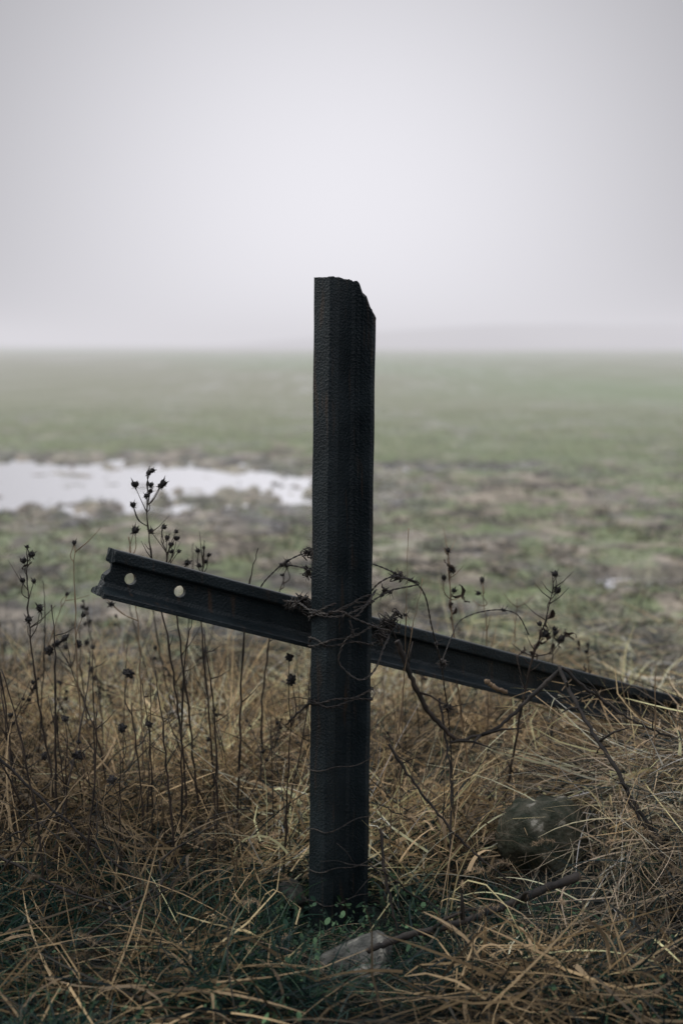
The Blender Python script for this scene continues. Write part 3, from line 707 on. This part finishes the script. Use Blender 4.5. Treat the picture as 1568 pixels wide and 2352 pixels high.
# green grass
acc=Acc()
n=24000;x=np.concatenate([U(-1.2,-.0,n//2),U(-1.3,1.3,n-n//2)]);y=np.concatenate([U(2.2,3.0,n//2),U(2.2,4.2,n-n//2)])
kp=(fbm(x*4,y*4,77,3)>.42)&clear(x,y)&~((x>.45)&(y>3.0));x=x[kp];y=y[kp];n=len(x)
acc.add(blades(n,x,y,H(x,y),U(0,6.28,n),rng.normal(1.0,.3,n),U(.6,2.2,n),rng.normal(0,.4,n),U(.05,.20,n),U(.002,.0055,n),patch=False),[(.022,.060,.040),(.050,.105,.055),(.008,.032,.028)],[2,1,2.4])
n=2600;x=U(-.22,.25,n);y=U(2.42,2.86,n)
acc.add(blades(n,x,y,H(x,y),U(0,6.28,n),rng.normal(.9,.3,n),U(.6,2.2,n),rng.normal(0,.4,n),U(.02,.055,n),U(.002,.004,n),S=3,patch=False,guard=False),[(.03,.075,.045),(.055,.11,.06),(.012,.032,.028)],[2,1,2])
g2=acc.obj("green_grass",attr_mat("green_blades",.5,.4,.25));tag(g2,"dark green grass blades among dead straw","grass",kind="stuff")
# clover like leaves
n=38000;x=U(-1.4,1.4,n);y=U(2.25,4.3,n);kp=((fbm(x*5,y*5,123,3)>.51)|((np.abs(x)<.22)&(y>2.7)&(y<2.95)))&~((x>.45)&(y>3.0))&~((np.abs(x-.45)<.12)&(y>3.0)&(y<3.2))&~((np.abs(x-.04)<.08)&(y>2.5)&(y<2.72));x=x[kp];y=y[kp];n=len(x)
z=H(x,y)+U(.005,.075,n);rl=rng.choice([.0028,.004,.006],n,p=[.40,.38,.22])*U(.8,1.2,n);K=7
a=np.arange(K)*2*math.pi/K;nxv=rng.normal(0,.6,n);nyv=rng.normal(-.1,.6,n);ph=U(0,6.28,n)
ra=1-.35*np.abs(np.cos(a*1.0))[None]*U(.2,1,n)[:,None]
lx=np.cos(a)[None]*rl[:,None]*ra;ly=np.sin(a)[None]*rl[:,None]
cx=x[:,None]+lx*np.cos(ph)[:,None]-ly*np.sin(ph)[:,None];cy=y[:,None]+lx*np.sin(ph)[:,None]+ly*np.cos(ph)[:,None]
cz=z[:,None]+(np.cos(a)[None]*nxv[:,None]+np.sin(a)[None]*nyv[:,None])*rl[:,None]
co=np.stack([cx,cy,cz],-1).reshape(-1,3);qq=(np.arange(n)*K)[:,None]+np.arange(K)[None]
pc=np.array([(.045,.100,.055),(.090,.170,.085),(.020,.052,.036)])[rng.choice(3,n)]*rng.lognormal(0,.3,(n,1))
g3=npmesh("ground_cover",co,qq,attr_mat("small_leaves",.6,.25,.2),np.repeat(pc,K,0));tag(g3,"low green clover leaves on the dark soil","ground cover",kind="stuff")
# field seedlings
acc=Acc()
n=95000;y=4.9*np.exp(U(0,1.7,n));x=U(-1,1,n)*(y*.36+.8)
kp=(U(0,1,n)<np.clip((greenness(x,y)-.47)*6+.04,0,1))&(H(x,y)>WATER-.004)&(wetmask(x,y)<.45);x=x[kp];y=y[kp];n=len(x)
acc.add(blades(n,x,y,H(x,y),U(0,6.28,n),rng.normal(1.0,.3,n),U(.2,1.6,n),U(-.3,.3,n),U(.02,.055,n),U(.003,.006,n),S=3,patch=False),[(.17,.225,.10),(.26,.31,.15),(.40,.36,.25),(.08,.09,.06)],[3,2,2,1.8],.2)
# dark stubble and clods
n=30000;y=4.9*np.exp(U(0,1.1,n));x=U(-1,1,n)*(y*.36+.8);kp=(fbm(x*3,y*2,171,4)>.48)&(H(x,y)>WATER-.004)&(wetmask(x,y)<.45);x=x[kp];y=y[kp];n=len(x)
acc.add(blades(n,x,y,H(x,y),U(0,6.28,n),rng.normal(.5,.5,n),U(.2,1.6,n),U(-.3,.3,n),U(.03,.09,n),U(.004,.010,n),S=3,patch=False),[(.04,.04,.034),(.10,.088,.068),(.46,.40,.30)],[2.6,2,1.8],.2)
g4=acc.obj("crop_seedlings",attr_mat("seedling_blades",.6,.3,.25));tag(g4,"sparse short green crop sprouting from mud","crop",kind="stuff")

# ------------------------------------------------------------ camera
cam=bpy.data.cameras.new("camera");cam.sensor_fit='VERTICAL';cam.sensor_height=36;cam.sensor_width=24;cam.lens=50
cam.clip_end=4000;cam.clip_start=.05
cam.dof.use_dof=True;cam.dof.focus_distance=2.95;cam.dof.aperture_fstop=2.3
c=link(bpy.data.objects.new("camera",cam));c.location=(0,0,1.252);c.rotation_euler=(math.radians(90-6.80),0,0);scene.camera=c
scene.view_settings.view_transform='Standard'
try:scene.view_settings.look='None'
except Exception:pass
